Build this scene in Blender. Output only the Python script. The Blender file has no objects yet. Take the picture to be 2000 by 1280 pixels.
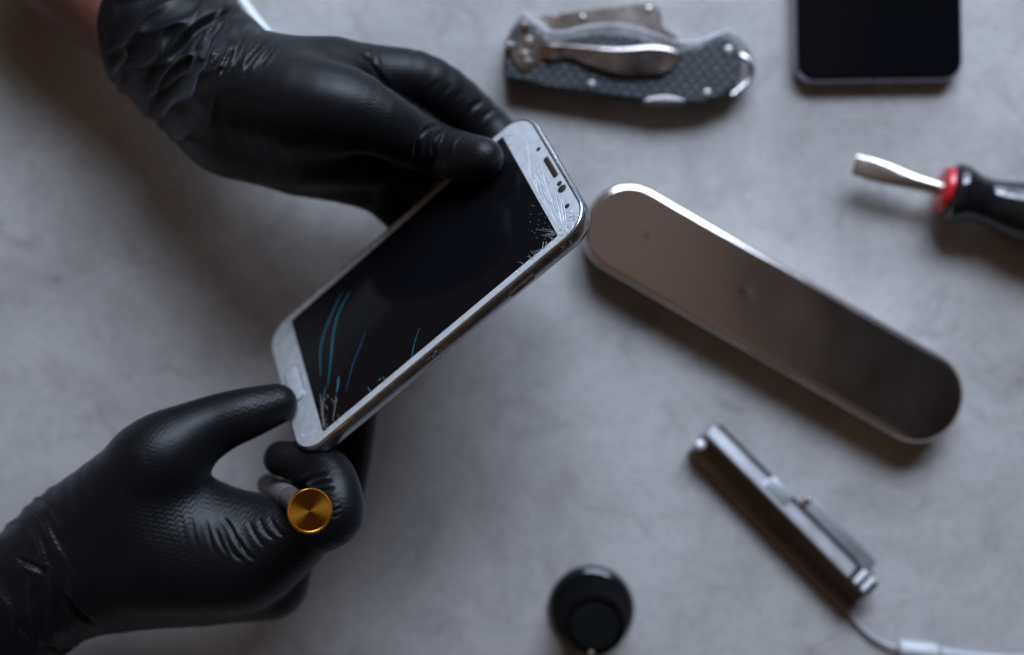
import bpy, math, random
import numpy as np
from mathutils import Matrix, Vector

# ------------------------------------------------------------------ camera, world, lamps
S = 0.001                       # everything below is written in millimetres
F, H = 2500.0, 545.0            # focal length in photo pixels, camera height above the table (mm)
sc = bpy.context.scene
col = sc.collection
cam = bpy.data.objects.new('camera', bpy.data.cameras.new('camera'))
col.objects.link(cam)
cam.location = (0, 0, H * S)
cam.data.sensor_width = 36
cam.data.lens = F / 2000 * 36
cam.data.clip_start, cam.data.clip_end = 0.01, 50
cam.data.dof.use_dof = True
cam.data.dof.focus_distance = 0.437
cam.data.dof.aperture_fstop = 3.3
sc.camera = cam
sc.view_settings.view_transform = 'Standard'
sc.view_settings.look = 'None'
sc.view_settings.exposure = 0
sc.view_settings.gamma = 1
sc.view_settings.use_curve_mapping = False
sc.render.engine = 'CYCLES'
sc.cycles.use_denoising = True
sc.cycles.max_bounces = 6

w = bpy.data.worlds.new('World')
sc.world = w
w.use_nodes = True
nt = w.node_tree
bg = nt.nodes['Background']
tc = nt.nodes.new('ShaderNodeTexCoord')
sx = nt.nodes.new('ShaderNodeSeparateXYZ')
rp = nt.nodes.new('ShaderNodeValToRGB')           # dim warm room, darker on the far side
nt.links.new(tc.outputs['Generated'], sx.inputs[0])
mr = nt.nodes.new('ShaderNodeMapRange')
mr.inputs['From Min'].default_value = -1
nt.links.new(sx.outputs['X'], mr.inputs['Value'])
nt.links.new(mr.outputs[0], rp.inputs[0])
e = rp.color_ramp.elements
e[0].position, e[0].color = 0.0, (1.45, .92, .55, 1)
e[1].position, e[1].color = 1.0, (.70, .43, .24, 1)
for p, c in ((.40, (.90, .52, .27, 1)), (.50, (.90, .70, .61, 1)), (.565, (1.04, .84, .77, 1)), (.585, (.62, .46, .41, 1)), (.61, (.06, .05, .045, 1)), (.66, (.02, .017, .015, 1)), (.80, (.05, .035, .025, 1))):
    q = e.new(p)
    q.color = c
wm = nt.nodes.new('ShaderNodeMapRange')           # the wall round the window is lit cool
wm.interpolation_type = 'SMOOTHSTEP'
wm.inputs['From Min'].default_value, wm.inputs['From Max'].default_value = .4, .85
nt.links.new(sx.outputs['Y'], wm.inputs['Value'])
wx = nt.nodes.new('ShaderNodeMixRGB')
wx.inputs[2].default_value = (.55, .68, .9, 1)
nt.links.new(wm.outputs[0], wx.inputs[0])
nt.links.new(rp.outputs[0], wx.inputs[1])
wd = nt.nodes.new('ShaderNodeMapRange')           # the person at the near side of the table is dark
wd.interpolation_type = 'SMOOTHSTEP'
wd.inputs['From Min'].default_value, wd.inputs['From Max'].default_value = -.25, -.75
wd.inputs['To Max'].default_value = .75
nt.links.new(sx.outputs['Y'], wd.inputs['Value'])
wy = nt.nodes.new('ShaderNodeMixRGB')
wy.inputs[2].default_value = (.16, .11, .075, 1)
nt.links.new(wd.outputs[0], wy.inputs[0])
nt.links.new(wx.outputs[0], wy.inputs[1])
nt.links.new(wy.outputs[0], bg.inputs[0])
bg.inputs[1].default_value = 0.13


def light_panel(x, z, wid, hgt, power):
    """one tall light panel, window pane and added column alike, beyond the table's far edge"""
    l = bpy.data.lights.new('window_and_fill_light', 'AREA')
    l.shape = 'RECTANGLE'
    l.size, l.size_y = wid, hgt
    l.energy = power
    l.color = (.69, .81, 1.0)
    o = bpy.data.objects.new('window_and_fill_light', l)
    col.objects.link(o)
    o.location = (x, 1.10, z)
    o.rotation_euler = Vector((0, -1, -.12)).to_track_quat('-Z', 'Y').to_euler()
    return o


for x in (-.06, .34, .74):  # rightmost column is added to brighten metal edges and soften shadows
    light_panel(x, 1.10, .34, .58, 15.8)      # bright sky in the upper panes
    light_panel(x, .46, .34, .62, 4.5)       # duller lower panes

# ------------------------------------------------------------------ helpers


def P(px, py, z):
    """the point at height z (mm) that the photo shows at pixel (px, py)"""
    k = (H - z) / F
    return np.array([(px - 1000) * k, (640 - py) * k, z], float)


def material(name, color, rough=.5, metal=0., spec=.5, coat=0., coat_rough=.05):
    m = bpy.data.materials.new(name)
    m.use_nodes = True
    b = m.node_tree.nodes['Principled BSDF']
    b.inputs['Base Color'].default_value = (*color, 1)
    b.inputs['Roughness'].default_value = rough
    b.inputs['Metallic'].default_value = metal
    b.inputs['Specular IOR Level'].default_value = spec
    b.inputs['Coat Weight'].default_value = coat
    b.inputs['Coat Roughness'].default_value = coat_rough
    return m


def N(m, kind, **kw):
    n = m.node_tree.nodes.new(kind)
    for k, v in kw.items():
        if k in n.inputs:
            n.inputs[k].default_value = v
        else:
            setattr(n, k, v)
    return n


def L(m, a, ao, b, bi):
    m.node_tree.links.new(a.outputs[ao], b.inputs[bi])


def BS(m):
    return m.node_tree.nodes['Principled BSDF']


def wear(m, scale=60., rough_var=.15, bump=.0, bump_scale=400., col_var=0.):
    """uneven roughness, colour and a fine bump so no surface is perfectly even"""
    b = BS(m)
    c = N(m, 'ShaderNodeTexCoord')
    n = N(m, 'ShaderNodeTexNoise', Scale=scale, Detail=6., Roughness=.62)
    L(m, c, 'Object', n, 'Vector')
    r = b.inputs['Roughness'].default_value
    k = N(m, 'ShaderNodeMapRange')
    k.inputs['From Min'].default_value, k.inputs['From Max'].default_value = .3, .7
    k.inputs['To Min'].default_value, k.inputs['To Max'].default_value = max(.02, r - rough_var), r + rough_var
    L(m, n, 'Fac', k, 'Value')
    L(m, k, 0, b, 'Roughness')
    if col_var:
        c0 = b.inputs['Base Color'].default_value[:3]
        rp_ = N(m, 'ShaderNodeValToRGB')
        rp_.color_ramp.elements[0].position, rp_.color_ramp.elements[1].position = .3, .7
        rp_.color_ramp.elements[0].color = (*[x * (1 - col_var) for x in c0], 1)
        rp_.color_ramp.elements[1].color = (*[min(1, x * (1 + col_var)) for x in c0], 1)
        L(m, n, 'Fac', rp_, 'Fac')
        L(m, rp_, 'Color', b, 'Base Color')
    if bump:
        n2 = N(m, 'ShaderNodeTexNoise', Scale=bump_scale, Detail=4.)
        L(m, c, 'Object', n2, 'Vector')
        bu = N(m, 'ShaderNodeBump', Strength=bump, Distance=.0004)
        L(m, n2, 'Fac', bu, 'Height')
        L(m, bu, 'Normal', b, 'Normal')
    return m


def tag(o, label, cat=None, kind=None, group=None):
    o['label'] = label
    if cat: o['category'] = cat
    if kind: o['kind'] = kind
    if group: o['group'] = group
    return o


def thing(name, label, cat, loc=(0, 0, 0), R=None):
    o = bpy.data.objects.new(name, None)
    o.empty_display_size = .01
    col.objects.link(o)
    M = Matrix.Translation(Vector([c * S for c in loc]))
    if R is not None:
        M = M @ Matrix([list(r) for r in R]).to_4x4()
    o.matrix_world = M
    return tag(o, label, cat)


ROOTS = {}


def build(name, verts, faces, mat, parent=None, smooth=True, world=True, angle=None):
    """ONE mesh object; verts in mm, world space (or the parent's own space when world=False)"""
    v = np.asarray(verts, float)
    if parent is not None and world:
        root = parent if parent.parent is None else parent.parent
        M = np.array(root.matrix_world)
        v = (v - M[:3, 3] / S) @ M[:3, :3]
    me = bpy.data.meshes.new(name)
    me.from_pydata([tuple(p * S) for p in v], [], [tuple(int(i) for i in f) for f in faces])
    me.update()
    if smooth:
        me.polygons.foreach_set('use_smooth', [True] * len(me.polygons))
        if angle:
            try:
                me.set_sharp_from_angle(angle=math.radians(angle))
            except Exception:
                pass
    me.materials.append(mat)
    o = bpy.data.objects.new(name, me)
    col.objects.link(o)
    if parent is not None:
        o.parent = parent
    return o


def loft(loops, cap0=True, cap1=True):
    """skin a list of closed loops (all the same length)"""
    n = len(loops[0])
    v = np.concatenate(loops)
    f = []
    for i in range(len(loops) - 1):
        a, b = i * n, (i + 1) * n
        for j in range(n):
            k = (j + 1) % n
            f.append((a + j, a + k, b + k, b + j))
    if cap0: f.append(tuple(range(n))[::-1])
    if cap1: f.append(tuple(range((len(loops) - 1) * n, len(loops) * n)))
    return v, f


def merge(parts):
    V, Fc, o = [], [], 0
    for v, f in parts:
        V.append(np.asarray(v, float))
        Fc += [tuple(i + o for i in q) for q in f]
        o += len(v)
    return np.concatenate(V), Fc


def rrect(wd, ht, r, n=10):
    pts = []
    r = max(r, .05)
    for cx, cy, a0 in ((1, 1, 0), (-1, 1, 90), (-1, -1, 180), (1, -1, 270)):
        for i in range(n + 1):
            a = math.radians(a0 + 90 * i / n)
            pts.append((cx * (wd / 2 - r) + r * math.cos(a), cy * (ht / 2 - r) + r * math.sin(a)))
    return np.array(pts)


def plate(wd, ht, r, prof, n=10, cx=0, cy=0):
    """rounded-rectangle solid from (inset, z) steps"""
    loops = []
    for ins, z in prof:
        q = rrect(wd - 2 * ins, ht - 2 * ins, r - ins, n)
        loops.append(np.c_[q[:, 0] + cx, q[:, 1] + cy, np.full(len(q), z)])
    return loft(loops)


def smooth_poly(pts, n=6):
    """closed Catmull-Rom through the points"""
    p = np.array(pts, float)
    out = []
    m = len(p)
    for i in range(m):
        a, b, c, d = p[i - 1], p[i], p[(i + 1) % m], p[(i + 2) % m]
        for k in range(n):
            t = k / n
            out.append(.5 * ((2 * b) + (-a + c) * t + (2 * a - 5 * b + 4 * c - d) * t * t + (-a + 3 * b - 3 * c + d) * t ** 3))
    return np.array(out)


def offset(p, d):
    """move a closed outline inwards by d"""
    q = np.roll(p, -1, 0) - np.roll(p, 1, 0)
    q /= np.linalg.norm(q, axis=1)[:, None] + 1e-9
    nrm = np.c_[q[:, 1], -q[:, 0]]
    area = np.sum(p[:, 0] * np.roll(p[:, 1], -1) - np.roll(p[:, 0], -1) * p[:, 1])
    if area < 0: nrm = -nrm
    return p - nrm * d


def slab(p, prof):
    """solid from an outline and (inset, z) steps"""
    area = np.sum(p[:, 0] * np.roll(p[:, 1], -1) - np.roll(p[:, 0], -1) * p[:, 1])
    if area < 0: p = p[::-1]
    loops = []
    for ins, z in prof:
        q = offset(p, ins)
        loops.append(np.c_[q, np.full(len(q), z)])
    return loft(loops)


def frame_of(d):
    d = np.asarray(d, float) / np.linalg.norm(d)
    u = np.cross(d, (0, 0, 1.))
    if np.linalg.norm(u) < 1e-4: u = np.array([1., 0, 0])
    u /= np.linalg.norm(u)
    return d, u, np.cross(u, d)


def lathe(base, axis, prof, n=48):
    """surface of revolution: (distance along axis, radius)"""
    d, u, v = frame_of(axis)
    a = np.linspace(0, 2 * math.pi, n, endpoint=False)
    ring = np.outer(np.cos(a), u) + np.outer(np.sin(a), -v)
    return loft([np.asarray(base) + d * t + ring * r for t, r in prof])


def curve3(pts, n=8):
    p = np.array(pts, float)
    p = np.vstack([2 * p[0] - p[1], p, 2 * p[-1] - p[-2]])
    out = []
    for i in range(1, len(p) - 2):
        a, b, c, d = p[i - 1:i + 3]
        for k in range(n):
            t = k / n
            out.append(.5 * ((2 * b) + (-a + c) * t + (2 * a - 5 * b + 4 * c - d) * t * t + (-a + 3 * b - 3 * c + d) * t ** 3))
    out.append(p[-2])
    return np.array(out)


def tube(path, r, n=16):
    path = np.asarray(path, float)
    rs = np.full(len(path), r) if np.isscalar(r) else np.asarray(r)
    loops = []
    a = np.linspace(0, 2 * math.pi, n, endpoint=False)
    for i, p in enumerate(path):
        d = path[min(i + 1, len(path) - 1)] - path[max(i - 1, 0)]
        d, u, v = frame_of(d)
        loops.append(p + (np.outer(np.cos(a), u) + np.outer(np.sin(a), -v)) * rs[i])
    return loft(loops)


# value noise
_rs = np.random.RandomState(7)
_LAT = _rs.rand(32, 32, 32).astype(np.float32)


def vnoise(p):
    p = np.asarray(p)
    i = np.floor(p).astype(int)
    f = p - i
    f = f * f * (3 - 2 * f)
    i0, i1 = i & 31, (i + 1) & 31
    r = 0
    for dx in (0, 1):
        for dy in (0, 1):
            for dz in (0, 1):
                ww = (f[:, 0] if dx else 1 - f[:, 0]) * (f[:, 1] if dy else 1 - f[:, 1]) * (f[:, 2] if dz else 1 - f[:, 2])
                r = r + ww * _LAT[(i1 if dx else i0)[:, 0], (i1 if dy else i0)[:, 1], (i1 if dz else i0)[:, 2]]
    return r * 2 - 1


# ---- implicit surfaces for the hands: round cones blended into one continuous skin
def smin(a, b, k):
    h = np.maximum(k - np.abs(a - b), 0) / k
    return np.minimum(a, b) - h * h * k * .25


class Field:
    def __init__(self, lo, hi, h):
        self.lo, self.h = np.array(lo, float), h
        self.n = np.ceil((np.array(hi) - self.lo) / h).astype(int) + 1
        self.ax = [(self.lo[i] + h * np.arange(self.n[i])).astype(np.float32) for i in range(3)]

    def empty(self):
        return np.full(self.n, 14., np.float32)

    def cone(self, f, a, b, ra, rb, k):
        pad = 12 + k
        lo = np.minimum(np.array(a) - ra, np.array(b) - rb) - pad
        hi = np.maximum(np.array(a) + ra, np.array(b) + rb) + pad
        i0 = np.clip(np.floor((lo - self.lo) / self.h).astype(int), 0, self.n)
        i1 = np.clip(np.ceil((hi - self.lo) / self.h).astype(int) + 1, 0, self.n)
        if (i1 <= i0).any(): return f
        sl = tuple(slice(x, y) for x, y in zip(i0, i1))
        X = self.ax[0][sl[0]][:, None, None] - np.float32(a[0])
        Y = self.ax[1][sl[1]][None, :, None] - np.float32(a[1])
        Z = self.ax[2][sl[2]][None, None, :] - np.float32(a[2])
        ba = (np.array(b) - np.array(a)).astype(np.float32)
        L2 = max(float(ba @ ba), 1e-6)
        t = np.clip((X * ba[0] + Y * ba[1] + Z * ba[2]) / np.float32(L2), 0, 1)
        d = np.sqrt((X - t * ba[0]) ** 2 + (Y - t * ba[1]) ** 2 + (Z - t * ba[2]) ** 2) - (ra + t * (rb - ra))
        f[sl] = smin(f[sl], d, k)
        return f

    def chain(self, nodes, k=3., f=None):
        if f is None: f = self.empty()
        if len(nodes) > 2:
            q = curve3([[*c, 0] for c, _ in nodes], 4)
            rr = np.interp(np.linspace(0, len(nodes) - 1, len(q)), np.arange(len(nodes)), [r for _, r in nodes])
            nodes = [(p[:3], r) for p, r in zip(q, rr)]
        for (a, ra), (b, rb) in zip(nodes[:-1], nodes[1:]):
            self.cone(f, a, b, ra, rb, k)
        return f

    def mesh(self, f):
        s = f < 0
        nx, ny, nz = f.shape
        off = [(i, j, k) for i in (0, 1) for j in (0, 1) for k in (0, 1)]
        cs = lambda A, o: A[o[0]:nx - 1 + o[0], o[1]:ny - 1 + o[1], o[2]:nz - 1 + o[2]]
        cnt = sum(cs(s, o).astype(np.uint8) for o in off)
        act = (cnt > 0) & (cnt < 8)
        ids = np.full(act.shape, -1, int)
        I = np.argwhere(act)
        ids[act] = np.arange(len(I))
        acc = np.zeros((len(I), 3))
        c = np.zeros(len(I))
        for ia, a in enumerate(off):
            for b in off[ia + 1:]:
                if sum(abs(x - y) for x, y in zip(a, b)) != 1: continue
                va, vb = cs(f, a)[act], cs(f, b)[act]
                m = (va < 0) != (vb < 0)
                t = np.where(m, va / np.where(m, va - vb, 1), 0)
                q = np.array(a)[None] + t[:, None] * (np.array(b) - np.array(a))[None]
                acc[m] += q[m]
                c += m
        v = self.lo + self.h * (I + acc / c[:, None])
        faces = []
        for ax in range(3):
            o1, o2 = [(1, 2), (2, 0), (0, 1)][ax]
            sl0 = [slice(1, None)] * 3
            sl1 = [slice(1, None)] * 3
            sl0[ax], sl1[ax] = slice(0, -1), slice(1, None)
            for o in (o1, o2):
                sl0[o] = sl1[o] = slice(1, -1)
            A, B = s[tuple(sl0)], s[tuple(sl1)]
            e_ = np.argwhere(A != B)
            sgn = A[A != B]
            base = e_.copy()
            base[:, o1] += 1
            base[:, o2] += 1
            def cid(d1, d2):
                q = base.copy()
                q[:, o1] += d1
                q[:, o2] += d2
                return ids[q[:, 0], q[:, 1], q[:, 2]]
            Q = np.c_[cid(-1, -1), cid(0, -1), cid(0, 0), cid(-1, 0)]
            Q[~sgn] = Q[~sgn][:, ::-1]
            faces.append(Q)
        q = np.concatenate(faces)
        lab = np.arange(len(v))                      # keep the one skin, drop stray bubbles
        while True:
            m = lab[q].min(1)
            new = lab.copy()
            for i in range(4): np.minimum.at(new, q[:, i], m)
            new = new[new]
            if (new == lab).all(): break
            lab = new
        keep = lab == np.bincount(lab).argmax()
        nid = np.cumsum(keep) - 1
        return v[keep], nid[q[keep[q[:, 0]]]]


def vnormals(v, q):
    n = np.zeros_like(v)
    fn = np.cross(v[q[:, 2]] - v[q[:, 0]], v[q[:, 3]] - v[q[:, 1]])
    for i in range(4):
        np.add.at(n, q[:, i], fn)
    return n / (np.linalg.norm(n, axis=1)[:, None] + 1e-9)


def relax(v, q, it=2):
    for _ in range(it):
        acc = np.zeros_like(v)
        c = np.zeros(len(v))
        for i in range(4):
            for j in (1, 3):
                np.add.at(acc, q[:, i], v[q[:, (i + j) % 4]])
                np.add.at(c, q[:, i], 1)
        v = v * .5 + .5 * acc / c[:, None]
    return v


def topx(v):
    k = F / (H - v[:, 2])
    return np.c_[1000 + v[:, 0] * k, 640 - v[:, 1] * k]


def polydist(p, line):
    line = np.array(line, float)
    best = np.full(len(p), 1e9)
    tt = np.zeros(len(p))
    n = len(line) - 1
    for i in range(n):
        a, b = line[i], line[i + 1]
        ba = b - a
        t = np.clip(((p - a) @ ba) / (ba @ ba + 1e-9), 0, 1)
        d = np.linalg.norm(p - a - t[:, None] * ba, axis=1)
        m = d < best
        best[m] = d[m]
        tt[m] = (i + t[m]) / n
    return best, tt


def crease(v, nrm, line, depth, width, ridge=.35):
    """press one glove crease into the skin, with the rubber bulging on both sides"""
    p = topx(v)
    ln = curve3(np.c_[np.array(line, float), np.zeros(len(line))], 5)[:, :2]
    lo, hi = ln.min(0) - width * 5, ln.max(0) + width * 5
    m = ((p > lo) & (p < hi)).all(1) & (nrm[:, 2] > -.1)
    if not m.any(): return v
    d, t = polydist(p[m], ln)
    fade = np.clip(4 * t, 0, 1) * np.clip(4 * (1 - t), 0, 1) * np.clip(nrm[m, 2] * 2 + .4, 0, 1)
    g = -depth * np.exp(-(d / width) ** 2) + ridge * depth * np.exp(-((d - 2.0 * width) / (1.1 * width)) ** 2)
    v = v.copy()
    v[m] += nrm[m] * (g * fade)[:, None]
    return v


# ------------------------------------------------------------------ table
def concrete():
    m = material('grey_microcement', (.34, .325, .335), .55, spec=.35)
    b = BS(m)
    c = N(m, 'ShaderNodeTexCoord')
    warp = N(m, 'ShaderNodeTexNoise', Scale=9., Detail=4.)
    L(m, c, 'Object', warp, 'Vector')
    add = N(m, 'ShaderNodeMixRGB', blend_type='ADD')
    add.inputs[0].default_value = .06
    L(m, c, 'Object', add, 1)
    L(m, warp, 'Color', add, 2)
    n1 = N(m, 'ShaderNodeTexNoise', Scale=16., Detail=7., Roughness=.6, Distortion=.5)
    n2 = N(m, 'ShaderNodeTexNoise', Scale=55., Detail=8., Roughness=.68, Distortion=.8)
    n3 = N(m, 'ShaderNodeTexNoise', Scale=420., Detail=5., Roughness=.7)
    for n in (n1, n2, n3): L(m, add, 0, n, 'Vector')
    r1 = N(m, 'ShaderNodeValToRGB')
    r1.color_ramp.elements[0].position, r1.color_ramp.elements[0].color = .33, (.290, .276, .270, 1)
    r1.color_ramp.elements[1].position, r1.color_ramp.elements[1].color = .66, (.380, .364, .358, 1)
    L(m, n1, 'Fac', r1, 'Fac')
    r2 = N(m, 'ShaderNodeValToRGB')
    r2.color_ramp.elements[0].position, r2.color_ramp.elements[0].color = .30, (.80, .785, .78, 1)
    r2.color_ramp.elements[1].position, r2.color_ramp.elements[1].color = .52, (1, 1, 1, 1)
    L(m, n2, 'Fac', r2, 'Fac')
    mu = N(m, 'ShaderNodeMixRGB', blend_type='MULTIPLY')
    mu.inputs[0].default_value = .85
    L(m, r1, 0, mu, 1)
    L(m, r2, 0, mu, 2)
    r3 = N(m, 'ShaderNodeValToRGB')
    r3.color_ramp.elements[0].position, r3.color_ramp.elements[0].color = .35, (.86, .86, .86, 1)
    r3.color_ramp.elements[1].position, r3.color_ramp.elements[1].color = .65, (1.04, 1.04, 1.04, 1)
    L(m, n3, 'Fac', r3, 'Fac')
    mu2 = N(m, 'ShaderNodeMixRGB', blend_type='MULTIPLY')
    mu2.inputs[0].default_value = 1.
    L(m, mu, 0, mu2, 1)
    L(m, r3, 0, mu2, 2)
    n4 = N(m, 'ShaderNodeTexNoise', Scale=30., Detail=5., Roughness=.7, Distortion=1.2)      # darker stains
    L(m, c, 'Object', n4, 'Vector')
    r4 = N(m, 'ShaderNodeValToRGB')
    r4.color_ramp.elements[0].position, r4.color_ramp.elements[0].color = .58, (1, 1, 1, 1)
    r4.color_ramp.elements[1].position, r4.color_ramp.elements[1].color = .72, (.74, .73, .74, 1)
    L(m, n4, 'Fac', r4, 'Fac')
    n5 = N(m, 'ShaderNodeTexVoronoi', Scale=330.)                                             # pores
    L(m, add, 0, n5, 'Vector')
    r5 = N(m, 'ShaderNodeValToRGB')
    r5.color_ramp.elements[0].position, r5.color_ramp.elements[0].color = .05, (.62, .6, .6, 1)
    r5.color_ramp.elements[1].position, r5.color_ramp.elements[1].color = .16, (1, 1, 1, 1)
    L(m, n5, 'Distance', r5, 'Fac')
    mu3 = N(m, 'ShaderNodeMixRGB', blend_type='MULTIPLY')
    mu3.inputs[0].default_value = 1.
    L(m, mu2, 0, mu3, 1)
    L(m, r4, 0, mu3, 2)
    mu4 = N(m, 'ShaderNodeMixRGB', blend_type='MULTIPLY')
    mu4.inputs[0].default_value = .8
    L(m, mu3, 0, mu4, 1)
    L(m, r5, 0, mu4, 2)
    L(m, mu4, 0, b, 'Base Color')
    k = N(m, 'ShaderNodeMapRange')
    k.inputs['To Min'].default_value, k.inputs['To Max'].default_value = .42, .7
    L(m, n2, 'Fac', k, 'Value')
    L(m, k, 0, b, 'Roughness')
    bu = N(m, 'ShaderNodeBump', Strength=.35, Distance=.0012)
    L(m, n2, 'Fac', bu, 'Height')
    bu2 = N(m, 'ShaderNodeBump', Strength=.25, Distance=.0005)
    L(m, n3, 'Fac', bu2, 'Height')
    L(m, bu, 'Normal', bu2, 'Normal')
    L(m, bu2, 'Normal', b, 'Normal')
    return m


tv, tf = plate(1500, 1000, 8, [(0, -30), (0, -2), (1.5, 0)])
table = build('table_top', tv, tf, concrete(), smooth=False)
tag(table, 'mottled grey concrete table top under all the tools', None, 'structure')

# ------------------------------------------------------------------ materials
M_chrome = wear(material('worn_chrome', (.52, .50, .49), .24, 1.), 90, .1, .05)
M_steel = wear(material('brushed_steel', (.36, .35, .35), .34, 1.), 120, .1, .05)
M_dullsteel = wear(material('dull_steel', (.46, .42, .39), .24, 1.), 80, .06)
M_white = wear(material('white_plastic', (.62, .63, .66), .32, spec=.5, coat=.3), 200, .12, .04, 500, .06)
M_bezel = wear(material('white_glass_border', (.34, .35, .365), .3, coat=.35, coat_rough=.12), 240, .12, .04, 700, .12)
M_screen = wear(material('black_glass', (.003, .003, .004), .08, spec=.16), 40, .05)
M_black = wear(material('black_plastic', (.010, .010, .011), .33), 60, .1, .05)
M_void = material('dark_opening', (.004, .004, .004), .8)

# ------------------------------------------------------------------ cracked phone
R_ph = np.array([[.304, .750, -.587], [-.642, .617, .456], [.704, .238, .670]])
u_, s_, vt_ = np.linalg.svd(R_ph)
R_ph = u_ @ vt_
C_ph = np.array([-35.5, 16.8, H - 466.9])


def phl(px, py, zl=0.):
    """phone-space point seen at a pixel, zl mm in front of the glass"""
    cam_ = np.array([0, 0, H])
    d = np.array([(px - 1000) / F, (640 - py) / F, -1.])
    o = R_ph.T @ (cam_ - C_ph)
    dd = R_ph.T @ d
    return o + dd * (zl - o[2]) / dd[2]


def phw(x, y, z):
    return C_ph + R_ph @ np.array([x, y, z], float)


def phpx(px, py, zl=0.):
    q = phl(px, py, zl)
    return phw(*q)


phone = thing('smartphone', 'cracked white smartphone with black screen held between both gloved hands', 'smartphone', C_ph, R_ph)
PW, PH_, PR = 70.6, 137.0, 11.5


def ph(name, vf, mat, parent=None, smooth=True, angle=35):
    return build(name, vf[0], vf[1], mat, parent or phone, smooth, world=False, angle=angle)


M_band = wear(material('tarnished_chrome_band', (.42, .43, .46), .24, 1.), 160, .08, .02, 900, .12)
ph('frame', plate(PW, PH_, PR, [(1.25, -.6), (1.2, .12), (.95, .28), (.55, .26), (.2, -.05), (.03, -.6), (.3, -1.0), (.32, -1.3), (.02, -1.7), (0, -2.4), (.02, -4.2), (.5, -5.6), (1.0, -6.3), (2., -6.4)], 14), M_band, angle=50)
ph('back_cover', plate(PW, PH_, PR, [(1.9, -6.2), (2.6, -7.0), (4.5, -7.7), (8., -8.1)], 14), M_white)
panel = ph('front_panel', plate(PW, PH_, PR, [(1.2, -.4), (1.2, .04), (1.35, .1)], 14), M_bezel)
ph('display', plate(62.4, 110.8, .6, [(0, .02), (0, .13), (.1, .15)], 2), M_screen, angle=20)


def patch(pts, zl, th):
    """small flat solid on the glass drawn through pixel points"""
    q = np.array([phl(x, y)[:2] for x, y in pts])
    return slab(q, [(0, zl), (0, zl + th)])


def pill(cx, cy, wd, ht, ang, r, zl, th, n=8):
    q = rrect(wd, ht, r, n)
    a = math.radians(ang)
    q = np.c_[q[:, 0] * math.cos(a) - q[:, 1] * math.sin(a) + cx, q[:, 0] * math.sin(a) + q[:, 1] * math.cos(a) + cy]
    return slab(q, [(0, zl), (0, zl + th * .6), (min(.1, th), zl + th)])


ep = phl(1076, 327)
M_grille = wear(material('dark_bronze_grille', (.05, .035, .025), .4, .6), 900, .1, .3, 4000)
es = ph('earpiece', pill(ep[0], ep[1], 11.5, 1.7, 0, .8, .08, .1), M_grille)
ph('earpiece_rim', pill(ep[0], ep[1], 12.4, 2.4, 0, 1.1, .05, .07), M_steel, es)
for x, y, r in ((1052, 292, .95), (1108, 403, 1.0), (1093, 359, 1.05), (1098, 369, 1.35)):
    q = phl(x, y)
    so = ph('sensor', pill(q[0], q[1], 2 * r, 2 * r, 0, r, .07, .09), M_void)
q = phl(1098, 369)
ph('lens_ring', pill(q[0], q[1], 3.5, 3.5, 0, 1.74, .06, .06), M_steel, so)
hb = phl(584, 722)
hbo = ph('home_button', plate(17.5, 6.4, 2.6, [(0, .05), (0, .45), (.5, .6)], 8, 0, -61.6), M_bezel)
ph('button_ring', plate(18.6, 7.4, 3.1, [(0, .05), (.05, .3), (.4, .3)], 8, 0, -61.6), M_chrome, hbo)
# power button on the right-hand side band, and a chip in the band near the middle
bt = plate(11.5, 2.3, 1.1, [(0, -.2), (0, .25), (.35, .5)], 6)
def on_side(vf, y, z):
    v, f = vf
    q = np.c_[PW / 2 + v[:, 2], y + v[:, 0], z - v[:, 1] * -1]
    return q, [t[::-1] for t in f] if False else f
ph('power_button', on_side(bt, phl(1010, 570)[1] + 1.5, -3.2), M_band)

# cracks: thin raised splinters of glass
rnd = random.Random(5)
M_crackw = material('splintered_glass_edge', (.47, .49, .53), .2, spec=.7, coat=.4)
M_crackg = material('crack_shade_grey', (.20, .20, .22), .5)  # grey put in for the shade inside crack gaps and chip hollows
M_teal = material('teal_reflection_streak', (.009, .14, .175), .25, .3, coat=.5)
M_blue = material('blue_reflection_streak', (.006, .045, .12), .25, .3, coat=.5)
M_greycrack = material('grey_glass_dust', (.09, .085, .085), .5)


def splinter(pts, wd, zl, h=.06, taper=True, local=False):
    p = np.array([phl(*q)[:2] for q in pts]) if not local else np.array(pts, float)
    p = curve3(np.c_[p, np.zeros(len(p))], 4)[:, :2]
    n = len(p)
    d = np.gradient(p, axis=0)
    d /= np.linalg.norm(d, axis=1)[:, None] + 1e-9
    s = np.c_[-d[:, 1], d[:, 0]]
    ww = wd / 2 * (np.sin(np.linspace(.12, math.pi - .12, n)) ** .5 if taper else np.ones(n))
    v = np.concatenate([np.c_[p + s * ww[:, None], np.full(n, zl)], np.c_[p, np.full(n, zl + h)], np.c_[p - s * ww[:, None], np.full(n, zl)]])
    f = []
    for i in range(n - 1):
        f += [(i, n + i, n + i + 1, i + 1), (n + i, 2 * n + i, 2 * n + i + 1, n + i + 1)]
    return v, f


Z1, Z2 = .155, .105
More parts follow.
